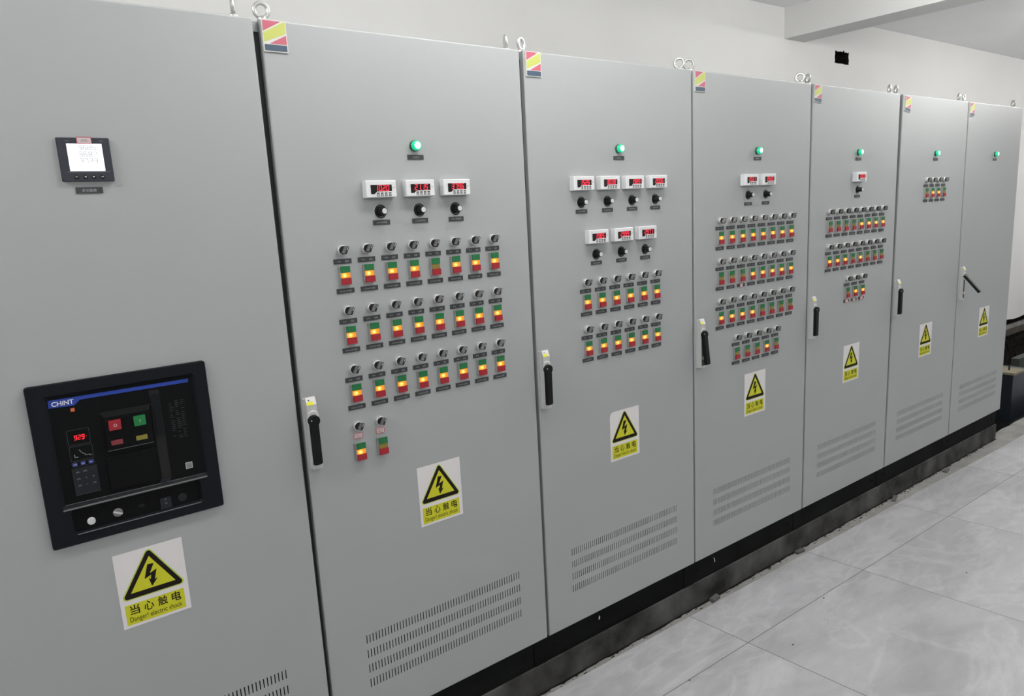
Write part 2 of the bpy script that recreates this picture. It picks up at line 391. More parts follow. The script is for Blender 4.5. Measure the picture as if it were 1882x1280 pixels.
def m_lens_a(m, name, lit):
    b = MB(); x0, x1, z0, z1 = BX0+.0002, BX1-.0004, -.0066, .0070; n = 8; y0 = -.0096; bul = .0035 if lit else .0003
    for i in range(n):
        a0, a1 = i/n, (i+1)/n; u0, u1 = x0+(x1-x0)*a0, x0+(x1-x0)*a1
        h0, h1 = y0-bul*math.sin(math.pi*a0), y0-bul*math.sin(math.pi*a1)
        b.face([(u0, h0, z0), (u1, h1, z0), (u1, h1, z1), (u0, h0, z1)], m, True)
        b.face([(u0, h0, z1), (u1, h1, z1), (u1, -.006, z1), (u0, -.006, z1)], m); b.face([(u0, -.006, z0), (u1, -.006, z0), (u1, h1, z0), (u0, h0, z0)], m)
    b.face([(x0, -.006, z0), (x0, y0, z0), (x0, y0, z1), (x0, -.006, z1)], m); b.face([(x1, y0, z0), (x1, -.006, z0), (x1, -.006, z1), (x1, y0, z1)], m)
    return b.mesh(name)
ME = dict(lampbase=m_lampbase(), lens=m_lens(), hot=m_hot(), ring=m_ring(), knob=m_knob(), case=m_case(),
          green=m_btn(.0072, BH/2-.0008, -BD-.0004, GREEN, 'green_button'), red=m_btn(-BH/2+.0010, -.0068, -BD-.0030, RED, 'red_button'),
          lit=m_lens_a(AMBER, 'indicator_light', True), off=m_lens_a(AMBOFF, 'indicator_light', False))
_pl = {}
def plate_mesh(t, w=.051, h=.0133, hh=.0060, two=None):
    if (t, w) not in _pl:
        b = MB(); b.prism(rrect(-w/2, w/2, -h/2, h/2, .0004, 1), -.0016, 0, PLATE)
        if two:
            b.text(two[0], -.0110, -.0002, hh*.82, -.0019, PLATET, bold=.01); b.text(two[1], .0115, -.0002, hh*.82, -.0019, PLATET, bold=.01)
        else: b.text(t, 0, -.0002, hh*.86, -.0019, PLATET, maxw=w*.84, bold=.01)
        _pl[(t, w)] = b.mesh('nameplate')
    return _pl[(t, w)]
def plate(par, x, z, t, two=None, rot=0, **k): return link('nameplate', plate_mesh(t, two=two, **k), par, (x, 0, z), (0, rot, 0))
def m_dial():
    b = MB(); b.lathe([(.0176, -.0016), (.0186, -.0013), (.0190, 0)], BLACKP, n=32, mats=[BLACKP, SILVER])
    for i in range(11):
        a = math.radians(225-27*i); d = Vector((math.cos(a), math.sin(a)))
        b.line([(d.x*.0142, d.y*.0142), (d.x*.0162, d.y*.0162)], .0006, -.0019, INKG)
    for i in range(7):
        a0 = math.radians(-110+i*6); a1 = math.radians(-104+i*6); b.line([(.0150*math.cos(a0), .0150*math.sin(a0)), (.0150*math.cos(a1), .0150*math.sin(a1))], .0013, -.0019, INKG)
        a0 = math.radians(70+i*6); a1 = math.radians(76+i*6); b.line([(.0150*math.cos(a0), .0150*math.sin(a0)), (.0150*math.cos(a1), .0150*math.sin(a1))], .0010, -.0019, INKG)
    return b.mesh('potentiometer')
def m_pknob():
    b = MB(); b.lathe([(.0078, -.0262), (.0092, -.0254), (.0098, -.0180), (.0112, -.0060), (.0122, -.0016)], BLACKP, n=28)
    b.line([(0, .0100), (0, .0112)], .001, -.012, SILVER); return b.mesh('dial_knob')
def m_pcap():
    b = MB(); b.lathe([(.0070, -.0270), (.0074, -.0262)], SILVER, n=24); return b.mesh('knob_cap')
ME.update(dial=m_dial(), pknob=m_pknob(), pcap=m_pcap())
MW, MH, MD = .0905, .0450, .0225
def m_meter():
    b = MB(); c = .0012
    b.prism(rrect(0, MW, 0, MH, c, 2), -MD+.002, 0, WHITEP, top=rrect(0, MW, 0, MH, c, 2))
    b.prism(rrect(0, MW, 0, MH, c, 2), -MD, -MD+.002, WHITEP, top=rrect(.0016, MW-.0016, .0016, MH-.0016, c, 2)); return b.mesh('frequency_meter')
def m_win():
    b = MB(); z0, z1, z2 = .0093, .0160, .0335; X0, X1 = .0135, .0765
    b.flat([(X0, z0), (X0+.0105, z0), (X0+.0185, z1), (X1, z1+.0003), (X1, z2), (X0, z2)], -MD-.0004, LCD); return b.mesh('display_window')
def m_keys():
    b = MB()
    for i in range(4):
        x = .0345+i*.0118
        b.flat(rrect(x-.0043, x+.0043, .0098, .0128, .0012, 2), -MD-.0005, INK); b.flat(rrect(x-.0038, x+.0038, .0032, .0082, .0008, 1), -MD-.0005, INKG if False else INK)
        b.flat(rrect(x-.0018, x+.0018, .0045, .0068, .0004, 1), -MD-.0008, WHITEP)
    b.text('Hz', .0825, .0255, .0042, -MD-.0004, INKG, bold=.01); return b.mesh('keypad')
ME.update(meter=m_meter(), win=m_win(), keys=m_keys())
def meter(par, x, z, txt):
    o = link('frequency_meter', ME['meter'], par, (x, 0, z)); link('display_window', ME['win'], o); link('keypad', ME['keys'], o)
    b = MB(); b.digits(txt, .0250, .0690, .0172, .0325, -MD-.0009, REDSEG, t=.145); b.build('display_digits', o); return o
def pot(par, x, z, txt, dz=-.0300):
    o = link('potentiometer', ME['dial'], par, (x, 0, z)); k = link('dial_knob', ME['pknob'], o, rot=(0, random.uniform(-2, 2), 0)); link('knob_cap', ME['pcap'], o)
    plate(par, x+.0005, z+dz, txt); return o
def lamp(par, x=.410, z=1.8845, txt='电源指示'):
    o = link('indicator_lamp', ME['lampbase'], par, (x, 0, z), label='glowing green power indicator lamp')
    link('lens', ME['lens'], o); link('lens_centre', ME['hot'], o); plate(par, x+.001, z-.0305, txt)
def unit(par, x, z, lit, low, btn_dz=-.0375, up=True):
    s = link('selector_switch', ME['ring'], par, (x-.0005, 0, z+.0295)); link('switch_knob', ME['knob'], s)
    if up: plate(par, x, z, 'u', two=('本地', '远程'))
    u = link('push_button_unit', ME['case'], par, (x+.0005, 0, z+btn_dz))
    link('green_button', ME['green'], u); link('indicator_light', ME['lit' if lit else 'off'], u); link('red_button', ME['red'], u)
    if low: plate(par, x+.0008, z-.0792, low)
def tagpaper(par, x, z, w, h, name='handwritten_tag', rot=0, ink=True):
    b = MB(); b.prism(rrect(-w/2, w/2, -h/2, h/2, .003, 3), -.0006, 0, TAGW)
    b.ring(-w/2, w/2, -h/2, h/2, .0016, -.0009, TAGR, .003)
    if ink:
        for r, (zz, m) in enumerate(((.0028, TAGR), (-.0030, INK))):
            xx = -w/2+.006
            while xx < w/2-.006:
                b.line([(xx, zz+random.uniform(-.0016, .0016)), (xx+random.uniform(.0005, .002), zz+random.uniform(-.0016, .0016))], .0007, -.0010, m); xx += .0023
    return b.build(name, par, (x, 0, z)) if not rot else link(name, b.mesh(name), par, (x, 0, z), (0, rot, 0))

def sign(par, x, z, cut=False):
    """warning sign: x,z = lower left corner, .150 x .188"""
    b = MB(); W_, H_ = .150, .188
    b.prism([(0, 0), (W_, 0), (W_, H_)]+([(.014, H_), (.006, H_-.004), (0, H_-.015)] if cut else [(0, H_)]), -.0006, 0, WHITES)
    def tri(cx, zb0, hw, ht, r, y, m):
        P = [Vector((cx-hw, zb0)), Vector((cx+hw, zb0)), Vector((cx, zb0+ht))]
        cen = (P[0]+P[1]+P[2])/3; pts = []
        for i in range(3):
            p, a, c = P[i], P[i-1], P[(i+1) % 3]
            u1 = (a-p).normalized(); u2 = (c-p).normalized(); bi = (u1+u2).normalized(); sn = abs(u1.x*bi.y-u1.y*bi.x)
            o = p+bi*(r/sn)
            a0 = math.atan2(-u1.x, u1.y) if False else None
            n1 = (p+u1*(u1.dot(o-p)))-o; n2 = (p+u2*(u2.dot(o-p)))-o
            t1 = math.atan2(n1.y, n1.x); t2 = math.atan2(n2.y, n2.x)
            while t2 < t1: t2 += 2*math.pi
            for k in range(6):
                t = t1+(t2-t1)*k/5; pts.append((o.x+r*math.cos(t), o.y+r*math.sin(t)))
        b.flat(pts, y, m)
    tri(.0745, .0690, .0735, .1205, .0085, -.0008, YELG)
    tri(.0745, .0715, .0685, .1130, .0065, -.0010, SBLACK)
    tri(.0745, .0845, .0490, .0800, .0003, -.0012, YEL)
    bolt = [(.0595, .1100), (.0720, .1190), (.0720, .1190), (.0680, .1025), (.0650, .1075), (.0715, .0880), (.0855, .1040), (.0795, .1020), (.0875, .1280), (.0715, .1210), (.0820, .1440), (.0685, .1450)]
    b.flat([(.0582, .1105), (.0735, .1168), (.0712, .1062), (.0673, .1092), (.0718, .0880), (.0868, .1055), (.0800, .1035), (.0868, .1282), (.0712, .1215), (.0825, .1440), (.0685, .1450)], -.0014, SBLACK)
    b.rect(.0085, .1385, .0070, .0578, -.0008, YEL)
    for i, ch in enumerate('当心触电'): b.text(ch, .0285+i*.0305, .0430, .0240, -.0010, SBLACK, bold=.012, width=.0210)
    b.text('Danger! electric shock', .0730, .0180, .0165, -.0010, SBLACK, width=.1150)
    o = b.build('warning_sign', par, (x, 0, z)); o['label'] = 'yellow and white high voltage warning sign with black lightning triangle'; return o
def cplate(par, x, z, rot=0):
    b = MB(); W_, H_ = .0595, .0735
    b.prism([(0, 0), (W_, 0), (W_, H_), (0, H_)], -.0034, 0, LEDGE)
    e = .0022; x0, x1 = e, W_-e; z0, z1 = e, H_-e; y = -.0038
    b.rect(x0, x1, z0, z0+.0145, y, LBLU); zt = z0+.0165; z1_ = z1
    # diagonal yellow band with a red triangle above and below
    b.flat([(x0, z1-.0245), (x0+.0445, z1), (x0, z1)], y, LRED)
    b.flat([(x0, zt+.0030), (x1, zt+.0255), (x1, z1-.0005), (x1-.0040, z1-.0005), (x0, z1-.0278)], y, LYEL)
    b.flat([(x0+.0130, zt), (x1, zt), (x1, zt+.0215)], y, LRED)
    o = b.build('colour_plate', par, (x, 0, z)); o.rotation_euler = (0, rot, 0); o['label'] = 'small red, yellow-green and navy emblem plate'; return o

def handle(par, x, ang=0):
    """swing handle; x = left edge of housing; lever swings out by ang degrees"""
    b = MB(); z0, z1 = 1.0390, 1.2330; w_ = .030
    b.box(0, w_, -.010, 0, z0, z1, HGREY)
    # raised housing with sloping top
    prof = [(-.010, z0+.002), (-.0235, z0+.002), (-.0235, 1.2170), (-.0150, 1.2370), (-.010, 1.2370)]
    X0, X1 = .0030, w_
    for a, c in zip(prof, prof[1:]+prof[:1]):
        b.face([(X0, a[0], a[1]), (X1, a[0], a[1]), (X1, c[0], c[1]), (X0, c[0], c[1])], HGREY)
    b.face([(X0, p[0], p[1]) for p in prof], HGREY); b.face([(X1, p[0], p[1]) for p in prof[::-1]], HGREY)
    h = link('door_handle', b.mesh('door_handle'), par, (x, 0, 0))
    b = MB()  # sticker on the slope
    def sl(u, v): return (u, -.0235+(.0085)*v-.0006, 1.2170+.0200*v+.0003)
    b.face([sl(X0, 0), sl(X1, 0), sl(X1, 1), sl(X0, 1)], WHITES)
    def sl2(u, v): p = sl(u, v); return (p[0], p[1]-.0004, p[2]+.0002)
    b.face([sl2(X0+.001, 0), sl2(X1-.009, 0), sl2(X1-.009, .42), sl2(X0+.001, .42)], STY)
    b.face([sl2(X0+.006, .55), sl2(X0+.010, .55), sl2(X0+.010, .68), sl2(X0+.006, .68)], INK)
    b.build('sticker', h)
    b = MB(); b.lathe([(.012, -.0262), (.0155, -.0252), (.0158, -.0235)], HGREY, cx=.0165, cz=1.187, n=24); b.build('pivot_ring', h)
    b = MB(); pz = 1.1760
    b.lathe([(.0135, -.0140), (.0150, -.0120), (.0152, 0)], BLACKM, n=28)
    b.prism([(-.0115, -.121), (.0060, -.121), (.0112, -.117), (.0112, 0), (-.0115, 0)], -.0130, .0010, BLACKM, top=[(-.0100, -.1200), (.0055, -.1200), (.0098, -.1165), (.0098, 0), (-.0100, 0)])
    b.lathe([(.0015, -.0145), (.0018, -.0139)], SILVER, cx=-.009, cz=.003, n=8)
    lv = b.build('lever', h, (.0155, -.0245, pz)); lv.rotation_euler = (math.radians(-ang), 0, 0); lv['label'] = 'black swing lever'
    if ang > 4:
        b = MB(); b.box(.009, .022, -.0262, -.0236, 1.075, 1.089, CHROME); b.box(.007, .024, -.0240, -.0234, 1.050, 1.160, DARK); b.build('latch_recess', h)
    return h

def eyebolt(par, x, rot, z=2.180):
    b = MB(); R_, r = .0168, .0052; n, k = 28, 10; cz = .0225
    for i in range(n):
        for j in range(k):
            def P(a, c):
                A = 2*math.pi*a/n; B = 2*math.pi*c/k; rr = R_+r*math.cos(B); return (rr*math.cos(A), r*math.sin(B), cz+rr*math.sin(A))
            b.face([P(i, j), P(i, j+1), P(i+1, j+1), P(i+1, j)], ZINC, True)
    m = 16
    pr = [(.012, -.002), (.012, .003), (.009, .006), (.0055, .0085)]
    for q in range(3):
        for i in range(m):
            def P(a, c): A = 2*math.pi*a/m; return (pr[c][0]*math.cos(A), pr[c][0]*math.sin(A), pr[c][1])
            b.face([P(i, q), P(i+1, q), P(i+1, q+1), P(i, q+1)], ZINC, True)
    o = link('eye_bolt', b.mesh('eye_bolt'), par, (x, .046, z)); o.rotation_euler = (0, 0, math.radians(rot)); return o

def door(par, lt=.010, lb=.010, zl=2.172, zr=2.172):
    """sheet door with four rows of vent slots; x 0..0.8 local"""
    b = MB(); Z0, Z1 = .2, 2.171; X1 = .7985; r = .0045; T = .020
    def sx(x, z):
        l = lb+(lt-lb)*(z-Z0)/(Z1-Z0); return l+(X1-l)*(x/.8)
    rows = [(.3255, .3530), (.3730, .4000), (.4205, .4470), (.4675, .4945)]
    n = 57; p = (.687-.127)/(n-1); sw = .0031
    inner = [0+r, .8-r]
    def fq(x0, x1, z0, z1, m=PAINT): b.face([(sx(x0, z0), 0, z0), (sx(x1, z0), 0, z0), (sx(x1, z1), 0, z1), (sx(x0, z1), 0, z1)], m)
    zprev = Z0+r
    for z0, z1 in rows:
        fq(r, .8-r, zprev, z0); xp = r
        for i in range(n):
            a = .127+i*p-sw/2; c = a+sw
            # slots are cut in true door coordinates
            k = .8/(X1-lb); a_, c_ = (a-lb)*k, (c-lb)*k
            fq(xp, a_, z0, z1); xp = c_
            A, Cc = sx(a_, z0), sx(c_, z0)
            b.face([(A, 0, z0), (A, 0, z1), (A, .002, z1), (A, .002, z0)], PAINT); b.face([(Cc, 0, z1), (Cc, 0, z0), (Cc, .002, z0), (Cc, .002, z1)], PAINT)
            b.face([(A, 0, z1), (Cc, 0, z1), (Cc, .002, z1), (A, .002, z1)], PAINT); b.face([(Cc, 0, z0), (A, 0, z0), (A, .002, z0), (Cc, .002, z0)], PAINT)
        fq(xp, .8-r, z0, z1); zprev = z1
    fq(r, .8-r, zprev, 1.9); fq(r, .8-r, 1.9, Z1-r)
    # rounded rim
    prof = [(r*(1-math.sin(a)), r*(1-math.cos(a))) for a in [math.pi/2*i/4 for i in range(5)]] + [(0, T)]
    for (i0, y0), (i1, y1) in zip(prof, prof[1:]):
        o0 = [(i0, Z0+i0), (.8-i0, Z0+i0), (.8-i0, Z1-i0), (i0, Z1-i0)]; o1 = [(i1, Z0+i1), (.8-i1, Z0+i1), (.8-i1, Z1-i1), (i1, Z1-i1)]
        for k in range(4):
            j = (k+1) % 4
            b.face([(sx(o0[k][0], o0[k][1]), y0, o0[k][1]), (sx(o1[k][0], o1[k][1]), y1, o1[k][1]), (sx(o1[j][0], o1[j][1]), y1, o1[j][1]), (sx(o0[j][0], o0[j][1]), y0, o0[j][1])], PAINT, y1 < T)
    b.v = [(x, y, z+((zl+(zr-zl)*x/.8-Z1) if z > 2.1 else 0)) for x, y, z in b.v]
    d = b.build('door', par)
    f = MB(); f.rect(.11, .70, .31, .51, .0022, BLACKHOLE); f.build('vent_shade_sheet', d)  # black sheet added behind the slots so they look dark inside
    return d

def cabinet(k, label):
    e = bpy.data.objects.new('electrical_cabinet', None); C.objects.link(e); e.location = (.8*k, 0, 0); e.empty_display_size = .1
    tag(e, label, 'cabinet', 'row of grey electrical cabinets')
    b = MB(); b.box(.0006, .7994, .030, .62, .2, 2.174, PAINT)
    b.box(.004, .796, .0245, .0301, .205, 2.150, DARK)  # dark slab added to shade the gaps between doors
    b.box(.0006, .7994, .0215, .032, 2.150, 2.174, PAINT)
    b.build('cabinet_body', e)
    b = MB(); rx = .765 if k == 5 else .7996
    b.box(.0004, .742 if rx > .77 else rx, .0125, .62, .1, .2, PLINTH)
    if rx > .77:
        b.box(.744, rx, .0110, .62, .1, .2, PLINTH)
    for x_ in (.035, .70): b.lathe([(.006, .0075), (.007, .009), (.007, .012)], PLINTH, cx=x_, cz=.15, n=6)
    b.build('plinth', e)
    return e

# ------------------------------------------------------------------ cabinets
labels = ['grey cabinet with the black rectangular breaker panel and white-screen meter, nearest the camera',
          'grey cabinet with three red-digit meters and three full rows of push buttons',
          'grey cabinet with seven red-digit meters in two rows above twelve push buttons',
          'grey cabinet with two red-digit meters and four rows of small push buttons',
          'grey cabinet with a single red-digit meter above two long rows of buttons',
          'grey cabinet with only one short row of four buttons under its green lamp',
          'last grey cabinet of the row, bare but for its green lamp and swung-out handle']
cab = [cabinet(k-1, labels[k]) for k in range(7)]
tops = [(.010, .010), (.0165, .009), (.0140, .009), (.011, .007), (.0125, .010), (.030, .011), (.0125, .010)]
for k in range(7):
    c = cab[k]; door(c, *tops[k], *{0: (2.1765, 2.1765), 1: (2.1765, 2.1720)}.get(k, (2.172, 2.172)))
# eye bolts near the two front corners
brt = {0: [(.770, 75)], 1: [(.038, -10), (.782, 60)], 2: [(.042, 22), (.785, 130)], 3: [(.040, -45), (.782, 118)], 4: [(.042, 62), (.778, 44)], 5: [(.046, 49), (.781, 34)], 6: [(.045, 10), (.773, 52)]}
for k, l in brt.items():
    for x_, r_ in l: eyebolt(cab[k], x_, r_, 2.185 if (k == 0 or (k == 1 and x_ < .4)) else 2.180)
for k in (1, 2, 3, 4, 5, 6):
    c = cab[k]; lamp(c, [.411, .410, .409, .412, .420, .413][k-1])
    sign(c, [.3355, .3325, .3345, .3365, .3445, .3430][k-1], [.766, .767, .767, .767, .765, .763][k-1], cut=(k == 2))
    cplate(c, [.0180, .0200, .0155, .0155, .0440, .0165][k-1], [2.1010, 2.0970, 2.0960, 2.0965, 2.0930, 2.0930][k-1], [0, 0, 0, .05, .13, 0][k-1])
    handle(c, .0150+(.004 if k == 5 else 0), [0, 0, 7, 0, 0, 42][k-1])
sign(cab[0], .331, .764)

# cabinet 2
c = cab[1]
for i, t in enumerate(('10.20', '21.15', '37.96')):
    meter(c, .2425+i*.1211, 1.7460, t); pot(c, .290+i*.1211, 1.7095-.0008*i, ('L201变频调速', 'L202变频调速', 'Q203L变频调速')[i], -.0298)
L2 = [[1]*4+[0]+[1]*3, [1]*8, [1]*8]
for r in range(3):
    for i in range(8):
        unit(c, .166+i*.0700, 1.583-r*.162, L2[r][i], 'E%d0%d#%d引出器' % (3+r, (i % 4)+1, i+1))
for i in range(2):
    unit(c, .162+i*.0680, 1.098, i == 0, None, btn_dz=-.0450, up=False); tagpaper(c, .162+i*.068, 1.0975, .027, .017, rot=.0)
# cabinet 3
c = cab[2]
for i, t in enumerate(('15.26', '30.38', '19.89', '20.06')):
    meter(c, .1820+i*.1203, 1.7480, t); pot(c, .229+i*.1205, 1.7095, 'L3%02d变频调速' % (i+1), -.0300)
for i, t in enumerate(('19.85', '29.99', '29.71')):
    meter(c, .2415+i*.1208, 1.5700, t); pot(c, .2895+i*.1215, 1.5325, 'L3%02d变频调速' % (i+5), -.0298)
for r in range(2):
    for i in range(6): unit(c, .2350+i*.0698, 1.4105-r*.162, 1, 'P%d0%d#循环泵' % (r+1, i+1))
# cabinet 4
c = cab[3]
for i, t in enumerate(('25.31', '25.20')):
    meter(c, .2985+i*.1215, 1.7460, t); pot(c, .348+i*.1215, 1.7090, 'L4%02d变频' % (i+1), -.0355)
L4 = ['11111111', '00011111', '11110000']
for r in range(3):
    for i in range(8): unit(c, .1635+i*.0698, 1.5835-r*.1615, L4[r][i] == '1', 'P%d1%d出料泵' % (r+3, i+1))
for i in range(5): unit(c, .2705+i*.0698, 1.0975, i == 3, 'P61%d出料泵' % (i+1))
tagpaper(c, .305, 1.3425, .020, .018, ink=False).location.y = -.0022
b = MB(); b.text('SK-4E', 0, 0, .0065, -.0006, INKG, bold=.01); b.build('handwritten_mark', c, (.337, -.0002, 1.322))
b = MB(); b.text('备用', 0, 0, .008, -.0006, INKG, bold=.01); b.build('handwritten_mark', c, (.431, -.0002, 1.167))
# cabinet 5
c = cab[4]
meter(c, .3645, 1.7475, '20.03'); pot(c, .4125, 1.7105, 'L501变频', -.0305)
L5 = ['00001111', '11101000']
for r in range(2):
    for i in range(8): unit(c, .1680+i*.0699, 1.5845-r*.1615, L5[r][i] == '1', 'P7%d%d排污泵' % (r, i+1))
for i in range(3):
    unit(c, .3435+i*.0703, 1.2595, i > 0, '备用%d' % (i+1)); tagpaper(c, .3445+i*.0703, 1.1800, .026, .017, ink=False).location.y = -.0022
# cabinet 6
c = cab[5]
for i in range(4): unit(c, .3240+i*.0690, 1.7150, i in (1, 2), '风机%d' % (i+1))

# ------------------------------------------------------------------ cabinet 1: multi-function meter and air circuit breaker
c = cab[0]
ox = .8    # local offset: world X + .8
b = MB(); W_, H_ = .0995, .0905
b.prism(rrect(-.4430+ox, -.3440+ox, 1.8005, 1.8920, .002, 2), -.0085, 0, METERC, top=rrect(-.4400+ox, -.3450+ox, 1.8015, 1.8905, .002, 2))
pm = b.build('power_meter', c); pm['label'] = 'square black multi-function meter with a glowing white screen'
b = MB(); b.rect(-.4258+ox, -.3603+ox, 1.8217, 1.8785, -.0089, SCREEN)
for i, t in enumerate(('3685', '3687', '3733')): b.digits(t, -.4055+ox, -.3715+ox, 1.8655-i*.0134, 1.8752-i*.0134, -.0092, SEGG, t=.13, slant=.02)
b.text('kW', -.4215+ox, 1.8495, .0036, -.0092, SEGG, bold=.02)
b.build('screen', pm)
b = MB(); b.line([(-.431+ox, 1.8200), (-.352+ox, 1.8200)], .0008, -.0090, GREYL); b.text('Acrel', -.4235+ox, 1.8845, .0026, -.0090, GREYL); b.text('AMC', -.3600+ox, 1.8845, .0026, -.0090, GREYL); b.build('printed_text', pm)
for i, s_ in enumerate(('SET', '◀', '▶', '↵')):
    b = MB(); b.lathe([(.0040, -.0098), (.0050, -.0086)], BLACKP, n=16)
    if i == 0: b.text('SET', 0, 0, .0022, -.0101, WHITEP)
    elif i == 1: b.flat([(-.0022, 0), (.0018, -.0016), (.0018, .0016)], -.0101, WHITEP)
    elif i == 2: b.flat([(.0022, 0), (-.0018, .0016), (-.0018, -.0016)], -.0101, WHITEP)
    else: b.line([(.0022, .0012), (.0022, -.0004), (-.0020, -.0004)], .0008, -.0101, WHITEP)
    b.build('meter_key', pm, (-.4158+.0160*i+ox, 0, 1.8098))
b = MB(); b.prism(rrect(-.4060+ox, -.3780+ox, 1.8785, 1.8925, .001, 1), -.0096, -.0080, TAGW); b.ring(-.4060+ox, -.3780+ox, 1.8785, 1.8925, .0012, -.0099, TAGR, .001)
b.text('合格', -.392+ox, 1.8852, .0060, -.0100, INKG); b.build('sticker', pm)
plate(c, -.3955+ox, 1.7820, '多功能表', hh=.0078)
# breaker
def fr(b, o, i, y0, y1, m):    # bevelled frame ring between outlines o (outer) and i (inner)
    for k in range(len(o)):
        j = (k+1) % len(o); b.face([(o[k][0], y0, o[k][1]), (o[j][0], y0, o[j][1]), (i[j][0], y1, i[j][1]), (i[k][0], y1, i[k][1])], m)
b = MB()
def RR(x0, x1, z0, z1, c_=.006): return rrect(x0+ox, x1+ox, z0, z1, c_, 3)
o0 = RR(-.5770, -.2130, 1.0060, 1.3760); o1 = RR(-.5755, -.2145, 1.0075, 1.3745)
fr(b, o0, o0, 0, -.008, PANEL2); fr(b, o0, o1, -.008, -.010, PANEL2)
iu0 = RR(-.5460, -.2410, 1.0935, 1.3505); iu1 = RR(-.5400, -.2460, 1.0990, 1.3450)
il0 = RR(-.5320, -.2600, 1.0300, 1.0860); il1 = RR(-.5290, -.2630, 1.0335, 1.0830)
# front face of the frame as four strips round the two openings
X0, X1 = -.5755+ox, -.2145+ox
for r_ in ((X0, X1, 1.3505, 1.3745), (X0, -.5460+ox, 1.0935, 1.3505), (-.2410+ox, X1, 1.0935, 1.3505), (X0, X1, 1.0860, 1.0935), (X0, -.5320+ox, 1.0300, 1.0860), (-.2600+ox, X1, 1.0300, 1.0860), (X0, X1, 1.0075, 1.0300)):
    b.rect(*r_, -.010, PANEL2)
fr(b, iu0, iu1, -.010, -.004, PANEL2); fr(b, il0, il1, -.010, -.0025, PANEL2)
cbk = b.build('circuit_breaker', c); cbk['label'] = 'large black air circuit breaker front with a blue band'
b = MB(); b.rect(-.5410+ox, -.2450+ox, 1.0980, 1.3460, -.0040, PANEL); b.rect(-.5300+ox, -.2620+ox, 1.0325, 1.0840, -.0025, PANEL)
b.line([(-.5400+ox, 1.1005), (-.2460+ox, 1.0985)], .0009, -.0046, SILV2)
b.build('front_panel', cbk)
b = MB(); b.box(-.5455+ox, -.2430+ox, -.0118, -.0098, 1.0895, 1.0928, SILV2); b.box(-.5260+ox, -.2650+ox, -.0112, -.0098, 1.0288, 1.0306, SILV2); b.build('silver_edge_strip', cbk)
b = MB(); b.flat([(-.5387+ox, 1.3233), (-.4916+ox, 1.3208), (-.4787+ox, 1.3317), (-.2553+ox, 1.3300), (-.2543+ox, 1.3385), (-.5384+ox, 1.3404)], -.0050, BLUE)
b.text('CHiNT', -.5118+ox, 1.3305, .0105, -.0054, WHITEP, bold=.02, width=.0415); b.build('brand_band', cbk)
b = MB(); b.box(-.4993+ox, -.4918+ox, -.0058, -.004, 1.3080, 1.3155, mat('orange_chip', (.6, .13, .04), .5)); b.build('orange_chip', cbk)
b = MB(); b.ring(-.5148+ox, -.4717+ox, 1.2318, 1.2668, .0006, -.0046, LINE, .002); b.digits('929', -.5025+ox, -.4815+ox, 1.2430, 1.2535, -.0048, REDSEG2, t=.13, slant=.1)
b.rect(-.4790+ox, -.4778+ox, 1.2478, 1.2490, -.0048, REDSEG2)
b.flat([(-.4868+ox, 1.2418), (-.4845+ox, 1.2418), (-.4856+ox, 1.2402)], -.0048, REDSEG2)
b.ring(-.5148+ox, -.4707+ox, 1.1960, 1.2290, .0006, -.0046, LINE, .002)
b.line([(-.4960+ox, 1.2195), (-.4938+ox, 1.2150), (-.4905+ox, 1.2110), (-.4862+ox, 1.2085), (-.4862+ox, 1.2055), (-.4775+ox, 1.2058), (-.4775+ox, 1.2035), (-.4735+ox, 1.2035)], .0016, -.0048, GREYL)
b.line([(-.5065+ox, 1.2100), (-.5065+ox, 1.2035), (-.5010+ox, 1.2040)], .0018, -.0048, GREYL)
b.ring(-.5148+ox, -.4715+ox, 1.1825, 1.1932, .0006, -.0046, LINE, .002); b.build('display_panel', cbk)
BLUEK = mat('blue_key', (.04, .06, .30), .4)
for i in range(3):
    b = MB(); b.prism(rrect(-.0045, .0045, -.0034, .0034, .0012, 2), -.0058, -.004, BLUEK); b.line([(-.002, 0), (.002, 0)], .0009, -.0061, WHITEP); b.build('blue_key', cbk, (-.5085+i*.0153+ox, 0, 1.1880))
b = MB(); b.prism(rrect(-.5170+ox, -.4680+ox, 1.1180, 1.1800, .001, 1), -.0062, -.004, KEYPAD)
for r_, row in enumerate((('VER', 'PRG', ''), ('UPE', 'I1', 'IG'), ('LEG', 'Ig', 'LPE'))):
    for q, t in enumerate(row):
        if t: b.text(t, -.5065+q*.0145+ox, 1.1700-r_*.0155, .0030, -.0065, GREYL, bold=.02)
b.line([(-.5170+ox, 1.1180), (-.4680+ox, 1.1180)], .0007, -.0066, LINE); b.build('keypad_flap', cbk)
b = MB(); b.prism([(-.4450+ox, 1.2020), (-.3440+ox, 1.2020), (-.3420+ox, 1.2940), (-.4470+ox, 1.2940)], -.0105, -.004, PANEL, top=[(-.4400+ox, 1.2050), (-.3480+ox, 1.2050), (-.3480+ox, 1.2820), (-.4400+ox, 1.2820)])
b.line([(-.4410+ox, 1.2040), (-.3490+ox, 1.2040)], .0016, -.0108, LINE)
b.prism([(-.4480+ox, 1.1100), (-.3440+ox, 1.1100), (-.3440+ox, 1.1900), (-.4480+ox, 1.1900)], -.0065, -.004, PANEL); b.build('control_housing', cbk)
def cbtn(name, x0, x1, z0, z1, m, dep=.0145):
    b = MB(); b.prism(rrect(x0+ox, x1+ox, z0, z1, .0010, 2), -dep, -.0100, m, top=rrect(x0+ox+.0006, x1+ox-.0006, z0+.0006, z1-.0006, .001, 2)); return b
REDB = mat('breaker_red', (.30, .01, .02), .4); GRNB = mat('breaker_green', (.005, .16, .04), .4)
b = cbtn('off', -.4335, -.4082, 1.2500, 1.2738, REDB)
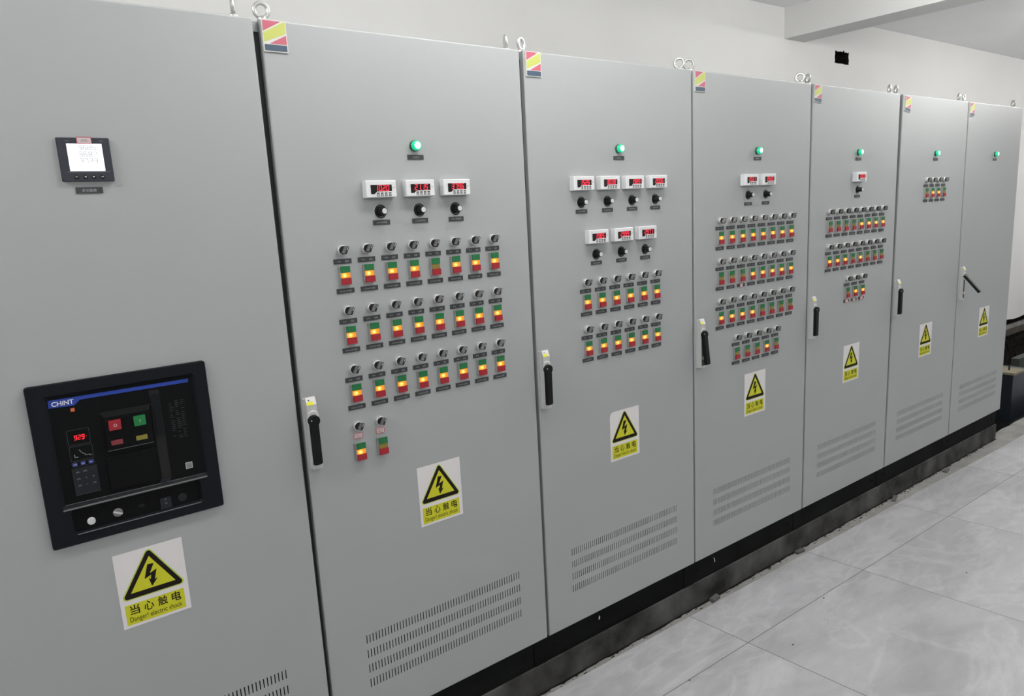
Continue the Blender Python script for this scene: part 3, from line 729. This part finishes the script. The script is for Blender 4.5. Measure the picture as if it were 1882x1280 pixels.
for i in range(16):
    a0, a1 = 2*math.pi*i/16, 2*math.pi*(i+1)/16; cx, cz = -.4205+ox, 1.2615
    b.flat([(cx+.0034*math.cos(a0), cz+.0034*math.sin(a0)), (cx+.0034*math.cos(a1), cz+.0034*math.sin(a1)), (cx+.0025*math.cos(a1), cz+.0025*math.sin(a1)), (cx+.0025*math.cos(a0), cz+.0025*math.sin(a0))], -.0149, WHITEP)
b.build('off_button', cbk)
b = cbtn('on', -.3828, -.3575, 1.2495, 1.2736, GRNB); b.line([(-.3700+ox, 1.2590), (-.3700+ox, 1.2640)], .0011, -.0149, WHITEP); b.build('on_button', cbk)
b = cbtn('ri', -.4340, -.4095, 1.2150, 1.2268, mat('dull_red_window', (.20, .03, .04), .3), .0115); b.build('red_indicator_window', cbk)
b = cbtn('yi', -.3828, -.3588, 1.2150, 1.2262, mat('dull_yellow_window', (.22, .19, .03), .3), .0115); b.build('yellow_indicator_window', cbk)
b = MB(); b.rect(-.3415+ox, -.3205+ox, 1.1050, 1.3250, -.0045, BLACKHOLE); b.box(-.3370+ox, -.3235+ox, -.0075, -.004, 1.2150, 1.3150, PANEL2); b.box(-.3450+ox, -.3240+ox, -.0070, -.004, 1.1000, 1.1090, KEYPAD); b.build('crank_slot', cbk)
b = MB()
for r_ in range(20):
    z_ = 1.2900-r_*.0047
    for q in range(3):
        x_ = -.3030+q*.0120
        if random.random() < .85: b.line([(x_+ox, z_), (x_+random.uniform(.004, .010)+ox, z_)], .0007, -.0044, LINE)
b.build('rating_text', cbk)
b = MB(); b.prism(rrect(-.2864+ox, -.2711+ox, 1.1190, 1.1348, .0003, 1), -.0046, -.004, mat('grey_label', (.45, .45, .44), .5), ); b.rect(-.2850+ox, -.2725+ox, 1.1204, 1.1334, -.0049, mat('grey_label_centre', (.2, .2, .2), .5)); b.build('small_label', cbk)
b = MB(); b.lathe([(.0070, -.0085), (.0082, -.0075), (.0084, -.0025)], SILVER, n=24); b.build('round_knob', cbk, (-.4965+ox, 0, 1.0510))
b = MB(); b.lathe([(.0090, -.0055), (.0100, -.0045), (.0102, -.0025)], mat('steel_lock', (.22, .22, .22), .35, .5), n=24); b.line([(-.0072, .0036), (.0072, -.0036)], .0040, -.0060, SILVER); b.build('slotted_lock', cbk, (-.4425+ox, 0, 1.0545))
b = MB(); b.lathe([(.009, -.0035), (.010, -.0025)], KEYPAD, n=24); b.build('socket_ring', cbk, (-.3030+ox, 0, 1.0510))
b = MB(); b.box(-.3530+ox, -.3290+ox, -.0050, -.0025, 1.0340, 1.0620, KEYPAD); b.ring(-.3425+ox, -.3395+ox, 1.0560, 1.0590, .0006, -.0054, GREYL); b.ring(-.3425+ox, -.3390+ox, 1.0455, 1.0495, .0006, -.0054, GREYL); b.build('counter_window', cbk)
b = MB(); b.prism(rrect(-.3990+ox, -.3865+ox, 1.0525, 1.0600, .003, 3), -.0028, -.0025, BLACKHOLE); b.build('key_hole', cbk)

# paint specks on the plinths
for k, x_, z_ in ((2, .255, .158), (3, .0, 0), ):
    if z_:
        b = MB(); b.prism([(0, 0), (.006, .001), (.008, .009), (.004, .016), (.001, .008)], -.001, 0, WHITE); b.build('paint_speck', cab[k], (x_, .0120, z_))
b = MB(); b.prism([(0, .002), (.004, 0), (.003, .012), (-.003, .024), (-.006, .024), (-.001, .012)], -.001, 0, WHITE); b.build('paint_speck', cab[3], (.145, .0120, .148))

# ------------------------------------------------------------------ rubble along the curb
def chip(x, y, l, wd, h, rot, name, label, cat, m=CONC):
    b = MB(); n = 7; pts = []
    bm = bmesh.new(); bmesh.ops.create_cube(bm, size=1)
    for v in bm.verts: v.co = Vector((v.co.x*l*random.uniform(.8, 1.1), v.co.y*wd*random.uniform(.8, 1.15), (v.co.z+.5)*h*random.uniform(.85, 1.1)))
    bmesh.ops.bevel(bm, geom=bm.edges[:], offset=min(h, wd)*.12, segments=1, affect='EDGES')
    me = bpy.data.meshes.new(name); bm.to_mesh(me); bm.free(); me.materials.append(m)
    o = link(name, me, None, (x, y, -.005)); o.rotation_euler = (0, 0, rot); tag(o, label, cat, 'rubble along the concrete curb'); return o
GRIME = mat('black_grime', (.012, .011, .010), .95, spec=.1)
TILEC = mat('dark_tile_chip', (.10, .10, .098), .7, var=.2, vscale=20)
chip(1.712, -.016, .056, .024, .014, .1, 'tile_chip', 'dark grey oblong chip beside the curb below the third cabinet, nearest the camera', 'rubble', TILEC)
chip(2.360, -.018, .060, .026, .012, -.05, 'tile_chip', 'dark grey flat chip beside the curb below the joint after the two-meter cabinet', 'rubble', TILEC)
chip(3.300, -.020, .085, .020, .008, .35, 'tile_chip', 'thin crooked dark sliver on the concrete strip below the single-meter cabinet', 'rubble', TILEC)
chip(3.930, -.030, .075, .026, .007, .15, 'tile_chip', 'flat grey flake at the curb below the gap before the last cabinet', 'rubble', TILEC)
b = MB()
g = [(.5+i*.03, random.uniform(.002, .010)) for i in range(143)]
for (xa, wa), (xb, wb) in zip(g, g[1:]):      # line of black grime at the foot of the curb
    b.face([(xa, -wa, -.0042), (xb, -wb, -.0042), (xb, .0035, -.0042), (xa, .0035, -.0042)], GRIME)
for i in range(260):
    x_ = random.uniform(.6, 4.7); y_ = -.003-abs(random.gauss(0, .011)); s_ = random.uniform(.0010, .0032)
    b.box(x_, x_+s_*random.uniform(1, 7), y_-s_, y_, -.005, -.005+s_*.7, random.choice((TILEC, GRIME, GRIME)))
tag(b.build('dirt_crumbs'), 'fine dark crumbs scattered along the foot of the concrete curb', 'dirt', kind='stuff')
b = MB()
for x_, y_ in ((1.62, -.80), (1.66, -.42), (2.05, -.32), (2.7, -.62), (1.2, -.30), (2.2, -1.1), (3.1, -.9)):
    b.box(x_, x_+.006, y_, y_+.004, 0, .003, TILEC)
tag(b.build('dirt_specks'), 'tiny dark specks lying on the marble tiles', 'dirt', kind='stuff')

# ------------------------------------------------------------------ equipment in the trench beyond the cabinets
e = bpy.data.objects.new('steel_box', None); C.objects.link(e); e.location = (5.55, .18, -.1); tag(e, 'dark steel box with a pale plywood top in the trench beyond the last cabinet', 'box')
b = MB(); b.box(0, .32, 0, .9, 0, .375, MBOX)
for x_, z_, l in ((.17, .32, .10), (.24, .24, .05), (.22, .12, .03)): b.line([(x_, z_), (x_-.003, z_-l*.4), (x_+.002, z_-l*.7), (x_-.004, z_-l)], .0030, -.001, GREYL)
b.build('box_body', e)
b = MB(); b.box(-.012, .19, -.012, .9, .375, .392, PLYW); b.build('plywood_top', e)
b = MB(); b.box(.078, .088, .052, .062, .392, .430, DARKB); b.build('bolt', e)
b = MB(); b.box(7.60, 8.3, .80, .87, -.5, -.02, MBOX2); tag(b.build('equipment_block'), 'grey-green block standing behind the plywood-topped steel box', 'block')
b = MB(); b.box(0, .32, .0, .9, -.4, -.001, PITF); b.build('support_block', e)
